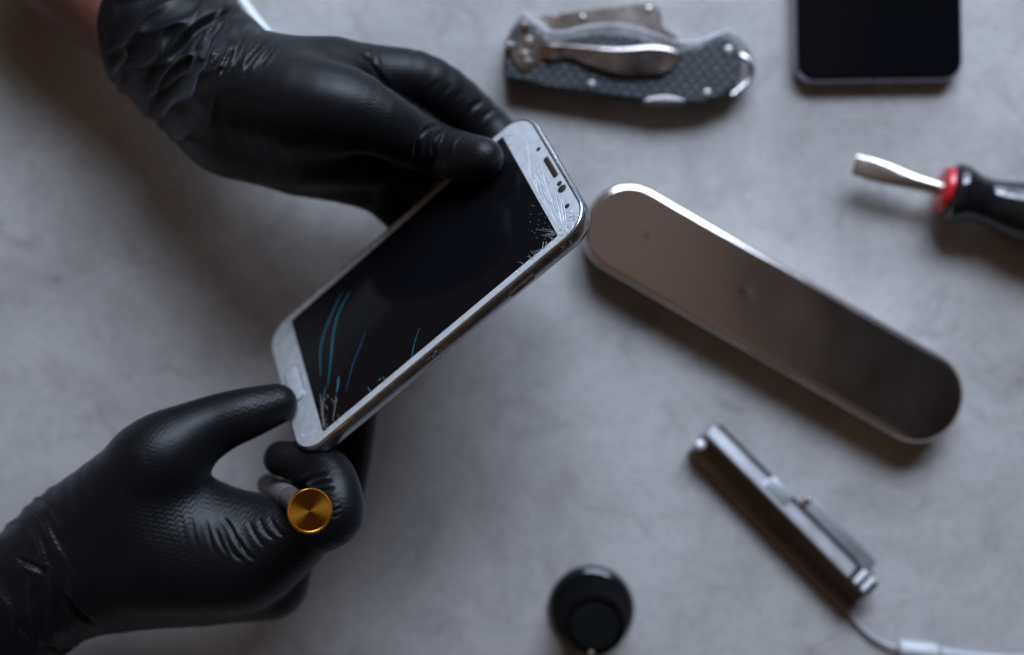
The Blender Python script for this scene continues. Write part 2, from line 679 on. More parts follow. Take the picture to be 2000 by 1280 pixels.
# streaks at the bottom of the display: crack reflections painted in as colour
ST = [([(668, 572), (652, 606), (634, 650), (626, 690), (627, 735)], .62), ([(684, 570), (664, 606), (652, 650), (647, 700), (641, 752)], .72),
      ([(662, 735), (661, 750), (658, 768)], .9), ([(641, 752), (634, 766), (633, 790)], .4), ([(719, 757), (722, 762), (724, 766)], .5),
      ([(738, 745), (742, 741), (745, 743)], .5), ([(748, 736), (752, 742)], .35), ([(808, 676), (806, 690), (804, 700)], .35), ([(820, 640), (811, 668), (806, 690)], .28)]
ph('reflection_streak', merge([splinter(p, wd_, Z1, .04) for p, wd_ in ST]), M_teal)
ph('reflection_streak', merge([splinter([(715, 646), (703, 680), (690, 712), (676, 764)], .60, Z1, .04)]), M_blue)
G = [splinter([(626, 770), (629, 800), (632, 838)], .7, Z1), splinter([(634, 768), (631, 795), (634, 836)], .5, Z1), splinter([(657, 772), (655, 795), (650, 822)], .6, Z1)]
for i in range(34):
    x, y = rnd.uniform(622, 640), rnd.uniform(770, 838)
    if rnd.random() < .3: x, y = rnd.uniform(648, 660), rnd.uniform(775, 825)
    G.append(splinter([(x, y), (x + rnd.uniform(-5, 5), y + rnd.uniform(2, 9))], .25, Z1))
ph('glass_dust', merge(G), M_greycrack)
# top right corner: fan of cracks through the white border
C = []
cx, cy = 1098, 462
fan = [[(1098, 452), (1080, 420), (1062, 385), (1050, 350)], [(1096, 445), (1083, 410), (1070, 370), (1060, 335)], [(1100, 440), (1090, 405), (1082, 370), (1062, 332)],
       [(1092, 448), (1072, 412), (1056, 372)], [(1102, 436), (1098, 410), (1092, 385), (1066, 345)], [(1090, 440), (1066, 400), (1050, 372), (1046, 345)],
       [(1042, 352), (1048, 372), (1060, 394), (1074, 420)], [(1105, 432), (1103, 410), (1097, 385)], [(1088, 430), (1100, 418), (1112, 412)], [(1092, 438), (1106, 428), (1116, 420)],
       [(983, 268), (1005, 264), (1026, 278), (1032, 300), (1034, 322)], [(1034, 322), (1036, 345), (1050, 372)]]
for q in fan: C.append(splinter(q, rnd.uniform(.25, .5), Z2, .09))
for i in range(26):
    t = rnd.random()
    x, y = 1098 - 46 * t + rnd.uniform(-7, 12), 448 - 100 * t + rnd.uniform(-8, 8)
    C.append(splinter([(x, y), (x - 6 - 8 * rnd.random(), y - 14 - 16 * rnd.random())], rnd.uniform(.14, .32), Z2, .09))
ph('crack_lines', merge(C), M_crackw)
D = []
for q in fan[:10]: D.append(splinter([(a + 2.5, b + .5) for a, b in q], .22, Z2, .03))
for i in range(20):
    x, y = rnd.uniform(1086, 1122), rnd.uniform(408, 455)
    D.append(splinter([(x, y), (x + rnd.uniform(-7, 7), y + rnd.uniform(-7, 7))], rnd.uniform(.15, .35), Z2, .03))
ph('crack_gaps', merge(D), M_crackg)
# hairlines running from the corner into the black display
E_ = []
for i in range(15):
    a = math.radians(rnd.uniform(150, 232))
    ln = rnd.uniform(12, 55) * (1.2 if i % 3 == 0 else .6)
    x, y = 1086 + rnd.uniform(-4, 2), 458 + rnd.uniform(-7, 6)
    E_.append(splinter([(x, y), (x + ln * .5 * math.cos(a), y - ln * .5 * math.sin(a) * .5 + rnd.uniform(-2, 2)), (x + ln * math.cos(a), y - ln * math.sin(a) * .42)], .13, Z1, .03))
for i in range(30):
    t = rnd.random() ** 1.2
    x, y = 1084 - 72 * t, 468 + 62 * t
    a = math.radians(rnd.uniform(70, 215))
    ln = (2 + 20 * rnd.random() ** 2.5) * (1 - .3 * t)
    E_.append(splinter([(x, y), (x + ln * math.cos(a), y - ln * math.sin(a))], rnd.uniform(.1, .3), Z1, .05))
for i in range(26):
    E_.append(splinter([(x := rnd.uniform(1035, 1078), y := rnd.uniform(395, 470)), (x + 2, y + 1.5)], .16, Z1, .03))
ph('hairline_cracks', merge(E_), material('faint_glass_crack', (.16, .165, .18), .3, coat=.5))
# broken chips along the right edge and at the corner
def chip(c, s, zl):
    a0 = rnd.uniform(0, 6.3)
    k = rnd.randint(4, 6)
    pts = [np.array([c[0] + s * rnd.uniform(.5, 1.2) * math.cos(a0 + 6.283 * i / k), c[1] + s * rnd.uniform(.7, 1.6) * math.sin(a0 + 6.283 * i / k), zl - .1]) for i in range(k)]
    top = np.array([c[0] + rnd.uniform(-.4, .4) * s, c[1] + rnd.uniform(-.4, .4) * s, zl + rnd.uniform(.12, .4) * s + .05])
    v = np.array(pts + [top])
    return v, [(i, (i + 1) % k, k) for i in range(k)]


def edge_pt(t):   # along the right edge, t = px x from 620 to 1085
    return phl(t, 845 - (t - 631) * (845 - 460) / (1090 - 631))


def chip_parts(where, pts, pale):
    a_, b_ = [], []
    for c, sz in pts: (a_ if rnd.random() < pale else b_).append(chip(c, sz, .1))
    ph('glass_chips', merge(a_), M_crackw, smooth=False)
    if b_: ph('chip_hollows', merge(b_), M_crackg, smooth=False)


up_, dn_, co_ = [], [], []
for i in range(48):
    u = rnd.random()
    if u < .62: p = edge_pt(rnd.uniform(1000, 1092)); up_.append(((p[0] + rnd.uniform(0, 2.6), p[1]), rnd.uniform(.12, .42)))
    elif u < .8: p = edge_pt(rnd.uniform(900, 1000)); up_.append(((p[0] + rnd.uniform(1.6, 2.7), p[1]), rnd.uniform(.1, .25)))
    else: p = edge_pt(rnd.uniform(640, 800)); dn_.append(((p[0] + rnd.uniform(.5, 2.6), p[1]), rnd.uniform(.15, .45)))
for i in range(60):
    a = math.radians(rnd.uniform(-10, 75))
    rr = rnd.uniform(6, 10.3)
    up_.append(((PW / 2 - PR + rr * math.cos(a), PH_ / 2 - PR + rr * math.sin(a)), rnd.uniform(.25, .8)))
for i in range(30):   # frosted bottom corner
    a = math.radians(rnd.uniform(-85, 5))
    rr = rnd.uniform(4, 10.2)
    dn_.append(((PW / 2 - PR + rr * math.cos(a), -PH_ / 2 + PR + rr * math.sin(a)), rnd.uniform(.2, .6)))
chip_parts('top', up_, .66)
chip_parts('bottom', dn_, 1.)
# dents in the chrome band near the broken corner and half-way along
for cnt, yc, ys, zlo in ((20, PH_ / 2 - 14, 4., -4.2), (9, phl(845, 685)[1], 1.6, -2.2)):
    B = []
    for i in range(cnt):
        y, zc = rnd.gauss(yc, ys), rnd.uniform(zlo, -.9)
        y = min(y, PH_ / 2 - 11)
        v, f = chip((0, 0), rnd.uniform(.3, 1.1), 0)
        B.append((np.c_[PW / 2 + v[:, 2] * .6 - .03, y + v[:, 0] * 1.3, zc + v[:, 1] * .7], f))
    ph('band_dent', merge(B), M_chrome, smooth=False)

# ------------------------------------------------------------------ black phone at the top edge
PZ = 8.6
pa, pb = P(1549, 165, 4), P(1877, 160, 4)
ang = math.atan2(pb[1] - pa[1], pb[0] - pa[0])
wd2 = np.linalg.norm((pb - pa)[:2])
ht2 = wd2 * 2.06
mid = (pa + pb) / 2
ux, uy = np.array([math.cos(ang), math.sin(ang)]), np.array([-math.sin(ang), math.cos(ang)])
cen = mid[:2] + uy * ht2 / 2
R2 = np.array([[ux[0], uy[0], 0], [ux[1], uy[1], 0], [0, 0, 1]])
ph2 = thing('smartphone', 'dark smartphone with plain black screen lying flat beside the pocket knife', 'smartphone', (cen[0], cen[1], 0), R2)
M_lav = wear(material('lavender_grey_metal_edge', (.33, .33, .42), .3, .8), 80, .08)
bld = lambda n, vf, mt, pr=None: build(n, vf[0], vf[1], mt, pr or ph2, True, world=False, angle=35)
bld('frame', plate(wd2, ht2, 8.5, [(1.6, 0), (.5, .6), (0, 2.0), (0, 5.6), (.35, 6.9), (1.0, 7.5), (1.4, 7.5)], 12), M_lav)
bld('front_glass', plate(wd2, ht2, 8.5, [(1.05, 7.0), (1.1, 7.75), (1.6, 8.1), (2.6, 8.25)], 12), M_screen)
bld('antenna_line', (lambda vf: (np.c_[vf[0][:, 0] + wd2 * .11, vf[0][:, 2] - ht2 / 2 - .04, vf[0][:, 1] + 4.2], [q[::-1] for q in vf[1]]))(plate(1.1, 4.2, .2, [(0, 0), (0, .3)], 2)), M_black)

# ------------------------------------------------------------------ pocket knife
def kz(pts, z, n=4):
    """zoom-crop coordinates of the knife -> outline in mm at height z"""
    q = [P(960 + x / 3.7037, y / 3.7037, z)[:2] for x, y in pts]
    return smooth_poly(q, n) if n else np.array(q)


kc = P(1225, 125, 0)
knife = thing('pocket_knife', 'folding pocket knife with black textured handle and steel belt clip', 'pocket knife', (kc[0], kc[1], 0))
kb = lambda n, vf, mt, pr=None, sm=True: build(n, vf[0], vf[1], mt, pr or knife, sm, angle=18)


def textured(name, base):
    m = material(name, base, .42)
    b = BS(m)
    c = N(m, 'ShaderNodeTexCoord')
    mp = N(m, 'ShaderNodeMapping')
    mp.inputs['Rotation'].default_value = (0, 0, .1)
    L(m, c, 'Object', mp, 'Vector')
    v = N(m, 'ShaderNodeTexBrick', Scale=1., offset=.5)
    v.inputs['Scale'].default_value = 260
    v.inputs['Brick Width'].default_value = 1.25
    v.inputs['Row Height'].default_value = .72
    v.inputs['Mortar Size'].default_value = .16
    v.inputs['Mortar Smooth'].default_value = .9
    v.inputs['Color1'].default_value = (.030, .034, .041, 1)
    v.inputs['Color2'].default_value = (.042, .047, .056, 1)
    v.inputs['Mortar'].default_value = (.006, .007, .008, 1)
    L(m, mp, 0, v, 'Vector')
    L(m, v, 'Color', b, 'Base Color')
    bu = N(m, 'ShaderNodeBump', Strength=1., Distance=.0009)
    bu.invert = True
    L(m, v, 'Fac', bu, 'Height')
    L(m, bu, 'Normal', b, 'Normal')
    return m


M_scale = textured('black_checkered_nylon', (.012, .013, .015))
ZT = 13.
hand_ol = [(92, 545), (85, 470), (100, 330), (150, 220), (205, 160), (250, 140), (310, 185), (380, 250), (450, 290), (560, 262), (700, 238), (850, 236), (1000, 248), (1150, 292), (1270, 338), (1400, 352), (1500, 332), (1600, 282), (1680, 258), (1740, 290), (1790, 360), (1812, 440), (1800, 540), (1755, 630), (1660, 700), (1500, 738), (1300, 742), (1100, 728), (900, 700), (600, 650), (300, 600), (150, 575)]
lin_ol = [(95, 560), (86, 470), (98, 325), (150, 210), (200, 140), (248, 108), (330, 170), (420, 228), (520, 232), (600, 212), (750, 184), (900, 178), (1050, 204), (1200, 255), (1350, 302), (1480, 302), (1590, 262), (1670, 232), (1740, 240), (1810, 300), (1865, 385), (1893, 480), (1880, 570), (1830, 640), (1700, 700), (1500, 744), (1300, 748), (1100, 734), (900, 706), (600, 656), (300, 606), (150, 582)]
kb('handle_scale', slab(kz(hand_ol, ZT), [(0, 9.6), (0, ZT - 1.2), (.5, ZT - .4), (1.3, ZT)]), M_scale)
kb('handle_scale', slab(kz(hand_ol, 4), [(1.2, .2), (0, 1.), (0, 4.5)]), M_scale)
M_liner = wear(material('grey_steel_liner', (.34, .34, .36), .3, 1.), 70, .06)
kb('liner', slab(kz(lin_ol, 8), [(.5, 4.4), (0, 4.8), (0, 9.3), (.5, 9.65)]), M_liner)
blade = kb('blade', slab(kz([(360, 128), (400, 104), (440, 100), (470, 112), (520, 90), (700, 66), (900, 42), (1080, 22), (1150, 24), (1200, 55), (1222, 110), (1240, 190), (1330, 262), (1340, 300), (1200, 330), (800, 300), (500, 300), (400, 220)], 7, 5), [(.5, 5.6), (0, 6.0), (0, 7.6), (.9, 8.4)]), M_dullsteel)
for x, y, r in ((655, 135, 1.5), (1135, 75, 1.6)):
    kb('rivet', lathe(P(960 + x / 3.7037, y / 3.7037, 8.2), (0, 0, 1), [(0, r), (.5, r), (.8, r * .6), (.8, .01)], 20), M_chrome, blade)
# belt clip: a bent strip of steel standing clear of the scale
M_clip = wear(material('smoked_steel_clip', (.30, .26, .25), .2, 1.), 60, .08)
up = [(350, 318), (440, 316), (540, 322), (700, 332), (900, 344), (1050, 336), (1150, 328), (1260, 338), (1335, 366), (1370, 408)]
lo = [(350, 430), (440, 436), (540, 412), (700, 474), (860, 528), (1000, 552), (1150, 560), (1240, 546), (1320, 492), (1366, 416)]
zs = [ZT + .9, ZT + 2.6, ZT + 2.2, ZT + 2.6, ZT + 2.8, ZT + 2.5, ZT + 1.9, ZT + 1.6, ZT + 1.9, ZT + 2.4]
U_, L_, cr = [], [], 9
rows = []
for (a, b, z) in zip(up, lo, zs):
    pu, pl = P(960 + a[0] / 3.7037, a[1] / 3.7037, z), P(960 + b[0] / 3.7037, b[1] / 3.7037, z)
    rows.append((pu, pl))
CT = (0, .05, .10, .14, .5, .86, .90, .95, 1)
CZ = (-.5, -.16, 0, 0, 0, 0, 0, -.16, -.5)
pu = curve3([r[0] for r in rows], 5)
pl = curve3([r[1] for r in rows], 5)
V, Fq = [], []
for i in range(len(pu)):
    for j in range(cr):
        V.append(pu[i] * (1 - CT[j]) + pl[i] * CT[j] + np.array([0, 0, CZ[j]]))
n0 = len(V)
V += [p - np.array([0, 0, .9]) for p in V]
idx = lambda i, j: i * cr + j
for i in range(len(pu) - 1):
    for j in range(cr - 1):
        a, b, c, d = idx(i, j), idx(i, j + 1), idx(i + 1, j + 1), idx(i + 1, j)
        Fq += [(a, b, c, d), (n0 + a, n0 + d, n0 + c, n0 + b)]
    a, d = idx(i, 0), idx(i + 1, 0)
    Fq.append((a, d, n0 + d, n0 + a))
    a, d = idx(i, cr - 1), idx(i + 1, cr - 1)
    Fq.append((d, a, n0 + a, n0 + d))
for j in range(cr - 1):
    for i in (0, len(pu) - 1):
        Fq.append((idx(i, j), idx(i, j + 1), n0 + idx(i, j + 1), n0 + idx(i, j)))
clip = kb('belt_clip', (np.array(V), Fq), M_clip)
kb('clip_plate', slab(kz([(238, 232), (330, 250), (372, 330), (360, 430), (300, 485), (240, 520), (185, 478), (140, 400), (128, 350), (165, 280)], ZT + .8, 4), [(0, ZT - .2), (0, ZT + .7), (.4, ZT + 1.1)]), M_clip, clip)
for x, y, r in ((245, 190, 1.9), (135, 338, 2.0), (272, 305, 2.2), (240, 400, 2.0), (252, 455, 2.0)):
    kb('screw', lathe(P(960 + x / 3.7037, y / 3.7037, ZT + .3), (0, 0, 1), [(0, r), (1.1, r), (1.5, r * .8), (1.6, r * .45), (1.1, r * .4), (1.1, .01)], 20), M_chrome, clip)
for x, y, r in ((1715, 365, 1.7), (1560, 678, 1.6), (722, 614, 1.5), (1620, 470, .01)):
    if r > .1:
        kb('rivet', lathe(P(960 + x / 3.7037, y / 3.7037, ZT - .2), (0, 0, 1), [(0, r), (.6, r), (.9, r * .6), (.9, .01)], 20), M_steel)
kb('lock_release', slab(kz([(1100, 738), (1150, 708), (1250, 692), (1350, 708), (1400, 740), (1250, 744)], 12.2, 5), [(0, 4), (0, 12.8), (.6, 13.25)]), wear(material('pale_polished_steel', (.8, .78, .8), .3, .9), 50, .05))
lp = [P(960 + x / 3.7037, y / 3.7037, 9.5) for x, y in ((1800, 400), (1850, 430), (1882, 490), (1870, 570), (1800, 640), (1740, 690))]
kb('lanyard_bail', tube(curve3(lp, 6), 1.2, 12), M_chrome)

# ------------------------------------------------------------------ long metal case
TZ = 17.
ca, cb = P(1231, 450, TZ), P(1793, 773, TZ)
Rt = 92 * (H - TZ) / F
tc_ = (ca + cb) / 2
case = thing('metal_case', 'long silver metal case with rounded ends and two small dents', 'metal case', (tc_[0], tc_[1], 0))
dd = (cb - ca)[:2] / np.linalg.norm((cb - ca)[:2])
nn = np.array([-dd[1], dd[0]])
half = np.linalg.norm((cb - ca)[:2]) / 2


def stadium(r, n=28):
    pts = []
    for s in (1, -1):
        for i in range(n + 1):
            a = -math.pi / 2 + math.pi * i / n
            c, s2 = math.cos(a), math.sin(a)
            c = np.sign(c) * abs(c) ** .93
            pts.append(tc_[:2] + s * (dd * (half + r * c) + nn * r * s2))
    return np.array(pts)


def stad(prof, r0):
    return loft([np.c_[stadium(r0 - i), np.full(58, z)] for i, z in prof])


M_tin = wear(material('satin_tin', (.66, .60, .58), .165, 1.), 25, .03, .006, 300)
kb2 = lambda n, vf, mt, pr=None: build(n, vf[0], vf[1], mt, pr or case, True, angle=40)
kb2('case_base', stad([(2.2, .1), (.8, .7), (.4, 2), (.4, 9)], Rt), M_tin)
# the lid has a top fine enough to carry its two dents
lv, lf = stad([(0, 5.0), (0, 14.2), (.2, 15.1), (.6, 15.85), (1.1, 16.4), (1.65, 16.75), (2.2, 16.93), (2.8, TZ)], Rt)
lf = lf[:-1]
ring = lv[-58:]
rings = [lv]
ctr = tc_[:2]
nr = 30
for k in range(1, nr):
    q = stadium((Rt - 2.8) * (1 - k / nr))
    rings.append(np.c_[q, np.full(58, TZ)])
base = len(lv) - 58
for k in range(nr - 1):
    a, b = base + k * 58, base + (k + 1) * 58
    for j in range(58):
        j2 = (j + 1) % 58
        lf.append((a + j, a + j2, b + j2, b + j))
lf.append(tuple(range(base + (nr - 1) * 58, base + nr * 58)))
lv = np.concatenate(rings)
case_lid = kb2('case_lid', (lv, lf), M_tin)
# straight sides need points too: subdivide, then press the dents in
import bmesh
bm = bmesh.new()
bm.from_mesh(case_lid.data)
bm.edges.ensure_lookup_table()
long_e = [e_ for e_ in bm.edges if e_.calc_length() > .05]
bmesh.ops.subdivide_edges(bm, edges=long_e, cuts=70, use_grid_fill=True)
bmesh.ops.triangulate(bm, faces=[f_ for f_ in bm.faces if len(f_.verts) > 4])
for v_ in bm.verts:
    X = np.array([v_.co.x / S + tc_[0], v_.co.y / S + tc_[1]])
    if v_.co.z > (TZ - .2) * S:
        for (px, py, dep, wd_) in ((1272, 463, .22, 1.7), (1458, 570, .10, 1.7), (1520, 600, .10, 12.)):
            d2 = np.sum((X - P(px, py, TZ)[:2]) ** 2)
            v_.co.z -= dep * S * math.exp(-d2 / wd_ ** 2)
        v_.co.z += S * .12 * math.sin(X[0] * .05 + .7) * math.cos(X[1] * .08)  # gentle oil-canning
for f_ in bm.faces: f_.smooth = True
bm.to_mesh(case_lid.data)
bm.free()

# ------------------------------------------------------------------ flat screwdriver
ax0, ax1 = P(1668, 322, 12.5), P(2010, 417, 13.)
sd = thing('screwdriver', 'flat blade screwdriver with red collar and glossy black handle', 'screwdriver', (ax1[0], ax1[1], 0))
dv, uv, vv = frame_of(ax1 - ax0)
at_ = lambda px: np.linalg.norm(P(px, 322 + (px - 1668) * .278, 12.6) - ax0)
M_nickel = wear(material('nickel_steel_blade', (.52, .47, .43), .24, 1.), 90, .08)
cs = []
t1 = at_(1838)
for t, hw, hh in ((0, 3.9, .55), (.8, 4.2, .7), (8, 4.6, 1.2), (14, 4.5, 1.8), (20, 4.0, 2.4), (26, 3.5, 3.0), (32, 3.25, 3.25), (t1 + 3, 3.25, 3.25)):
    a = np.linspace(0, 2 * math.pi, 32, endpoint=False)
    p_ = 2 if t > 22 else 5 - 3 * t / 22
    sgn = lambda x: np.sign(x) * np.abs(x) ** (2 / p_)
    cs.append(ax0 + dv * t + np.outer(sgn(np.cos(a)) * hw, uv) + np.outer(sgn(np.sin(a)) * hh, -vv))
build('blade', *loft(cs), M_nickel, sd, angle=50)
M_red = wear(material('red_plastic', (.42, .012, .02), .28, coat=.3), 70, .1)
build('collar', *lathe(ax0 + dv * t1, dv, [(-.6, 3.2), (-.6, 8.6), (0, 9.4), (1.4, 9.8), (2.6, 9.7), (3.2, 8.)]), M_red, sd, angle=40)
M_gloss = wear(material('glossy_black_handle', (.006, .006, .008), .16, spec=.5, coat=.2), 45, .06)
build('handle', *lathe(ax0 + dv * (t1 + 3.2), dv, [(0, 6), (0, 10.8), (1.2, 12.2), (4.5, 12.4), (7, 11.6), (11, 9.9), (16, 9.5), (21, 10.2), (27, 11.6), (36, 12.6), (60, 12.6), (85, 12.0), (93, 9), (95, 3)], 64), M_gloss, sd, angle=60)

# ------------------------------------------------------------------ silver folding multitool
mt0, mt1 = P(1376, 853, 8), P(1680, 1160, 8)
mtool = thing('multitool', 'closed silver folding multitool lying beside the white cable', 'multitool', ((mt0 + mt1)[0] / 2, (mt0 + mt1)[1] / 2, 0))
md, mu_, mv_ = frame_of(mt1 - mt0)          # mu_ = sideways
LM = np.linalg.norm(mt1 - mt0)
M_mt = wear(material('polished_multitool_steel', (.66, .66, .68), .40, 1.), 50, .05)


def bar(t0, t1, y0, y1, z0, z1, r=.8):
    """rounded bar along the tool: y across (towards the camera's lower left is +), z up"""
    wd_, ht_ = y1 - y0, z1 - z0
    q = rrect(wd_, ht_, r, 5)
    loops = []
    for t, s in ((t0, .6), (t0 + .25, .2), (t0 + .7, 0), (t1 - .7, 0), (t1 - .25, .2), (t1, .6)):
        k = rrect(wd_ - 2 * s, ht_ - 2 * s, max(r - s, .1), 5)
        loops.append(mt0 + md * t + np.outer((k[:, 0] + (y0 + y1) / 2) * 1.4, SGN * mu_) + np.outer(k[:, 1] + (z0 + z1) / 2 - mt0[2], np.array([0, 0, 1.])))
    return loft(loops)


SGN = 1 if (mu_ @ np.array([-1, -1, 0])) > 0 else -1
mb = lambda n, vf, mt=M_mt, pr=None: build(n, vf[0], vf[1], mt, pr or mtool, True, angle=40)
M_mtd = wear(material('shaded_multitool_steel', (.17, .145, .13), .3, 1.), 50, .06)  # shaded copy of the steel: darker colour for faces turned from the window


def bar_poly(t0, t1, pts, cut=.5):
    """bar along the tool with its own cross-section (y across, z up)"""
    q = smooth_poly(pts, 4)
    c = q.mean(0)
    loops = []
    for t, k in ((t0, .86), (t0 + cut, 1), (t1 - cut, 1), (t1, .86)):
        w_ = c + (q - c) * k
        loops.append(mt0 + md * t + np.outer(w_[:, 0] * 1.4, SGN * mu_) + np.outer(w_[:, 1] - mt0[2], np.array([0, 0, 1.])))
    return loft(loops)


mb('handle_shell', bar_poly(-1, LM - 10, [(-5.0, 1), (-5.2, 5), (-5.1, 10.0), (-4.7, 11.3), (-3.9, 12.2), (-2.8, 12.9), (-1.6, 13.6), (-.7, 13.9), (-.5, 13), (-.5, 7), (-.6, 1)]))
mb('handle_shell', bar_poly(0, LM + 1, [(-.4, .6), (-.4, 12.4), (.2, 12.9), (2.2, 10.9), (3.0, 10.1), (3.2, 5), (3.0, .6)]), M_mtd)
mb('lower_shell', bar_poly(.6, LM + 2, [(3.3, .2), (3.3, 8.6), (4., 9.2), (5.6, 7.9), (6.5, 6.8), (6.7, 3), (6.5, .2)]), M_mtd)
mb('slider', bar(31, 43, -6.4, -1.4, 9.0, 13.9, 1.6), wear(material('pale_slider', (.36, .38, .39), .42, .4), 60, .05))
t_ = LM - 9.9
for k, wdt in enumerate((2.3, 2.6, 1.9, 2.2, 2.4)):
    if k % 2: mb('tool_leaf', bar(t_, t_ + wdt, -5.8, -.9, 2.4, 13.2, .5), M_white)
    else: mb('dark_slot', bar(t_, t_ + wdt, -5.8, -.9, 2.2, 12.4, .5), M_black)  # black bars put in for the shaded slots between the leaves
    t_ += wdt
mb('pocket_clip', bar(52, LM - 3, -10.6, -6.2, 3.4, 4.6, .5), wear(material('satin_steel_clip', (.30, .30, .31), .45, .6), 60, .08))
mb('dark_edge_strip', bar(1, LM - 9, -6.1, -5.1, 3, 10.6, .4), M_black)  # black strip drawing the dark line along the upper right edge
mb('clip_bridge', bar(49, 55, -9.5, -5.5, 3.0, 4.3, .5), M_dullsteel)
mb('pivot_ball', lathe(mt0 + md * .5 + SGN * mu_ * 4.2 + np.array([0, 0, 3.6]), (0, 0, 1), [(0, 2.4), (1., 2.4), (1.9, 1.9), (2.5, 1.0), (2.7, .01)], 24), wear(material('bright_pivot', (.55, .56, .58), .4, .3), 50, .05))

# ------------------------------------------------------------------ black eye loupe
lc = P(1155, 1192, 4)
loupe = thing('eye_loupe', 'round black eye loupe standing on its wide flared rim', 'loupe', (lc[0], lc[1], 0))
lb = np.array([lc[0], lc[1], 0.])
M_loupe = wear(material('moulded_black_loupe', (.003, .003, .0035), .5), 30, .08)
BS(M_loupe).inputs['IOR'].default_value = 1.05
M_rim = wear(material('glossy_black_rim', (.004, .005, .006), .14, spec=.85), 30, .05)
build('flared_body', *lathe(lb, (0, 0, 1), [(3, 16.6), (6, 15.7), (11, 14.8), (18, 13.5), (24, 12.4), (27.5, 12.1), (28.2, 12.4), (29.6, 12.3), (30, 11.8), (30, 10.2), (28.3, 10.0), (28.3, .01)], 80), M_loupe, loupe, angle=50)
build('rim', *lathe(lb, (0, 0, 1), [(0, 17.8), (.6, 18.5), (1.8, 18.4), (2.9, 17.9), (3.8, 17.1), (4.6, 16.2), (4.9, 15.6)], 80), M_rim, loupe, angle=60)
build('eye_lens', *lathe(lb + np.array([0, 0, 28.4]), (0, 0, 1), [(0, 9.9), (.3, 9.7), (.6, 6), (.7, .01)], 48), wear(material('dark_lens_cover', (.004, .004, .004), .55, spec=.1), 60, .1), loupe, angle=50)
a_ = math.radians(262)
build('rim_highlight', *lathe(lb + np.array([11.6 * math.cos(a_), 11.6 * math.sin(a_), 29.4]), (0, .3, 1), [(0, 1.3), (.8, 1.3), (1.0, 1.1), (1.05, .01)], 20), M_dullsteel, loupe, angle=40)  # small metal disc put in for the bright highlight on the top edge

# ------------------------------------------------------------------ cables
M_cable = wear(material('white_rubber_cable', (.37, .38, .395), .4), 200, .08)
c1 = thing('cable', 'pale cable with ribbed plug sleeve below the silver multitool', 'cable', P(1800, 1268, 0) * (1, 1, 0))
pth = [P(x, y, z) for x, y, z in ((1640, 1165, 1.7), (1664, 1204, 1.7), (1690, 1234, 1.7), (1724, 1256, 2.2), (1760, 1268, 3.4))]
build('cord', *tube(curve3(pth, 8), .95), wear(material('translucent_grey_cord', (.31, .31, .325), .35), 200, .08), c1)
pd = P(1836, 1276, 3.6) - P(1754, 1266, 3.6)
build('plug', *lathe(P(1754, 1266, 3.8), pd, [(0, 2.0), (.1, 3.1), (1, 3.7), (15, 3.8), (16.4, 3.4), (16.5, 2)], 32), M_cable, c1, angle=40)
prof = []
for k in range(17):
    r = 2.9 - k * .05
    prof += [(k * 1.15, r), (k * 1.15 + .7, r), (k * 1.15 + .75, r - .55), (k * 1.15 + 1.1, r - .55)]
build('strain_relief', *lathe(P(1834, 1276, 3.6), P(1930, 1286, 3.2) - P(1836, 1276, 3.6), prof, 32), M_cable, c1, angle=40)
build('cord', *tube(curve3([P(1915, 1284, 3.3), P(1970, 1289, 2.2), P(2040, 1290, 1.8), P(2150, 1300, 1.8)], 6), 1.8), M_cable, c1)
c2 = thing('cable', 'straight white cable on the table behind the wrinkled glove cuff', 'cable', P(478, 20, 0) * (1, 1, 0))
build('cord', *tube(curve3([P(405, -120, 2), P(464, -12, 2), P(502, 42, 2), P(572, 130, 2), P(612, 190, 2)], 8), 1.9, 20), wear(material('bright_white_cable', (.66, .70, .76), .4), 200, .08), c2)


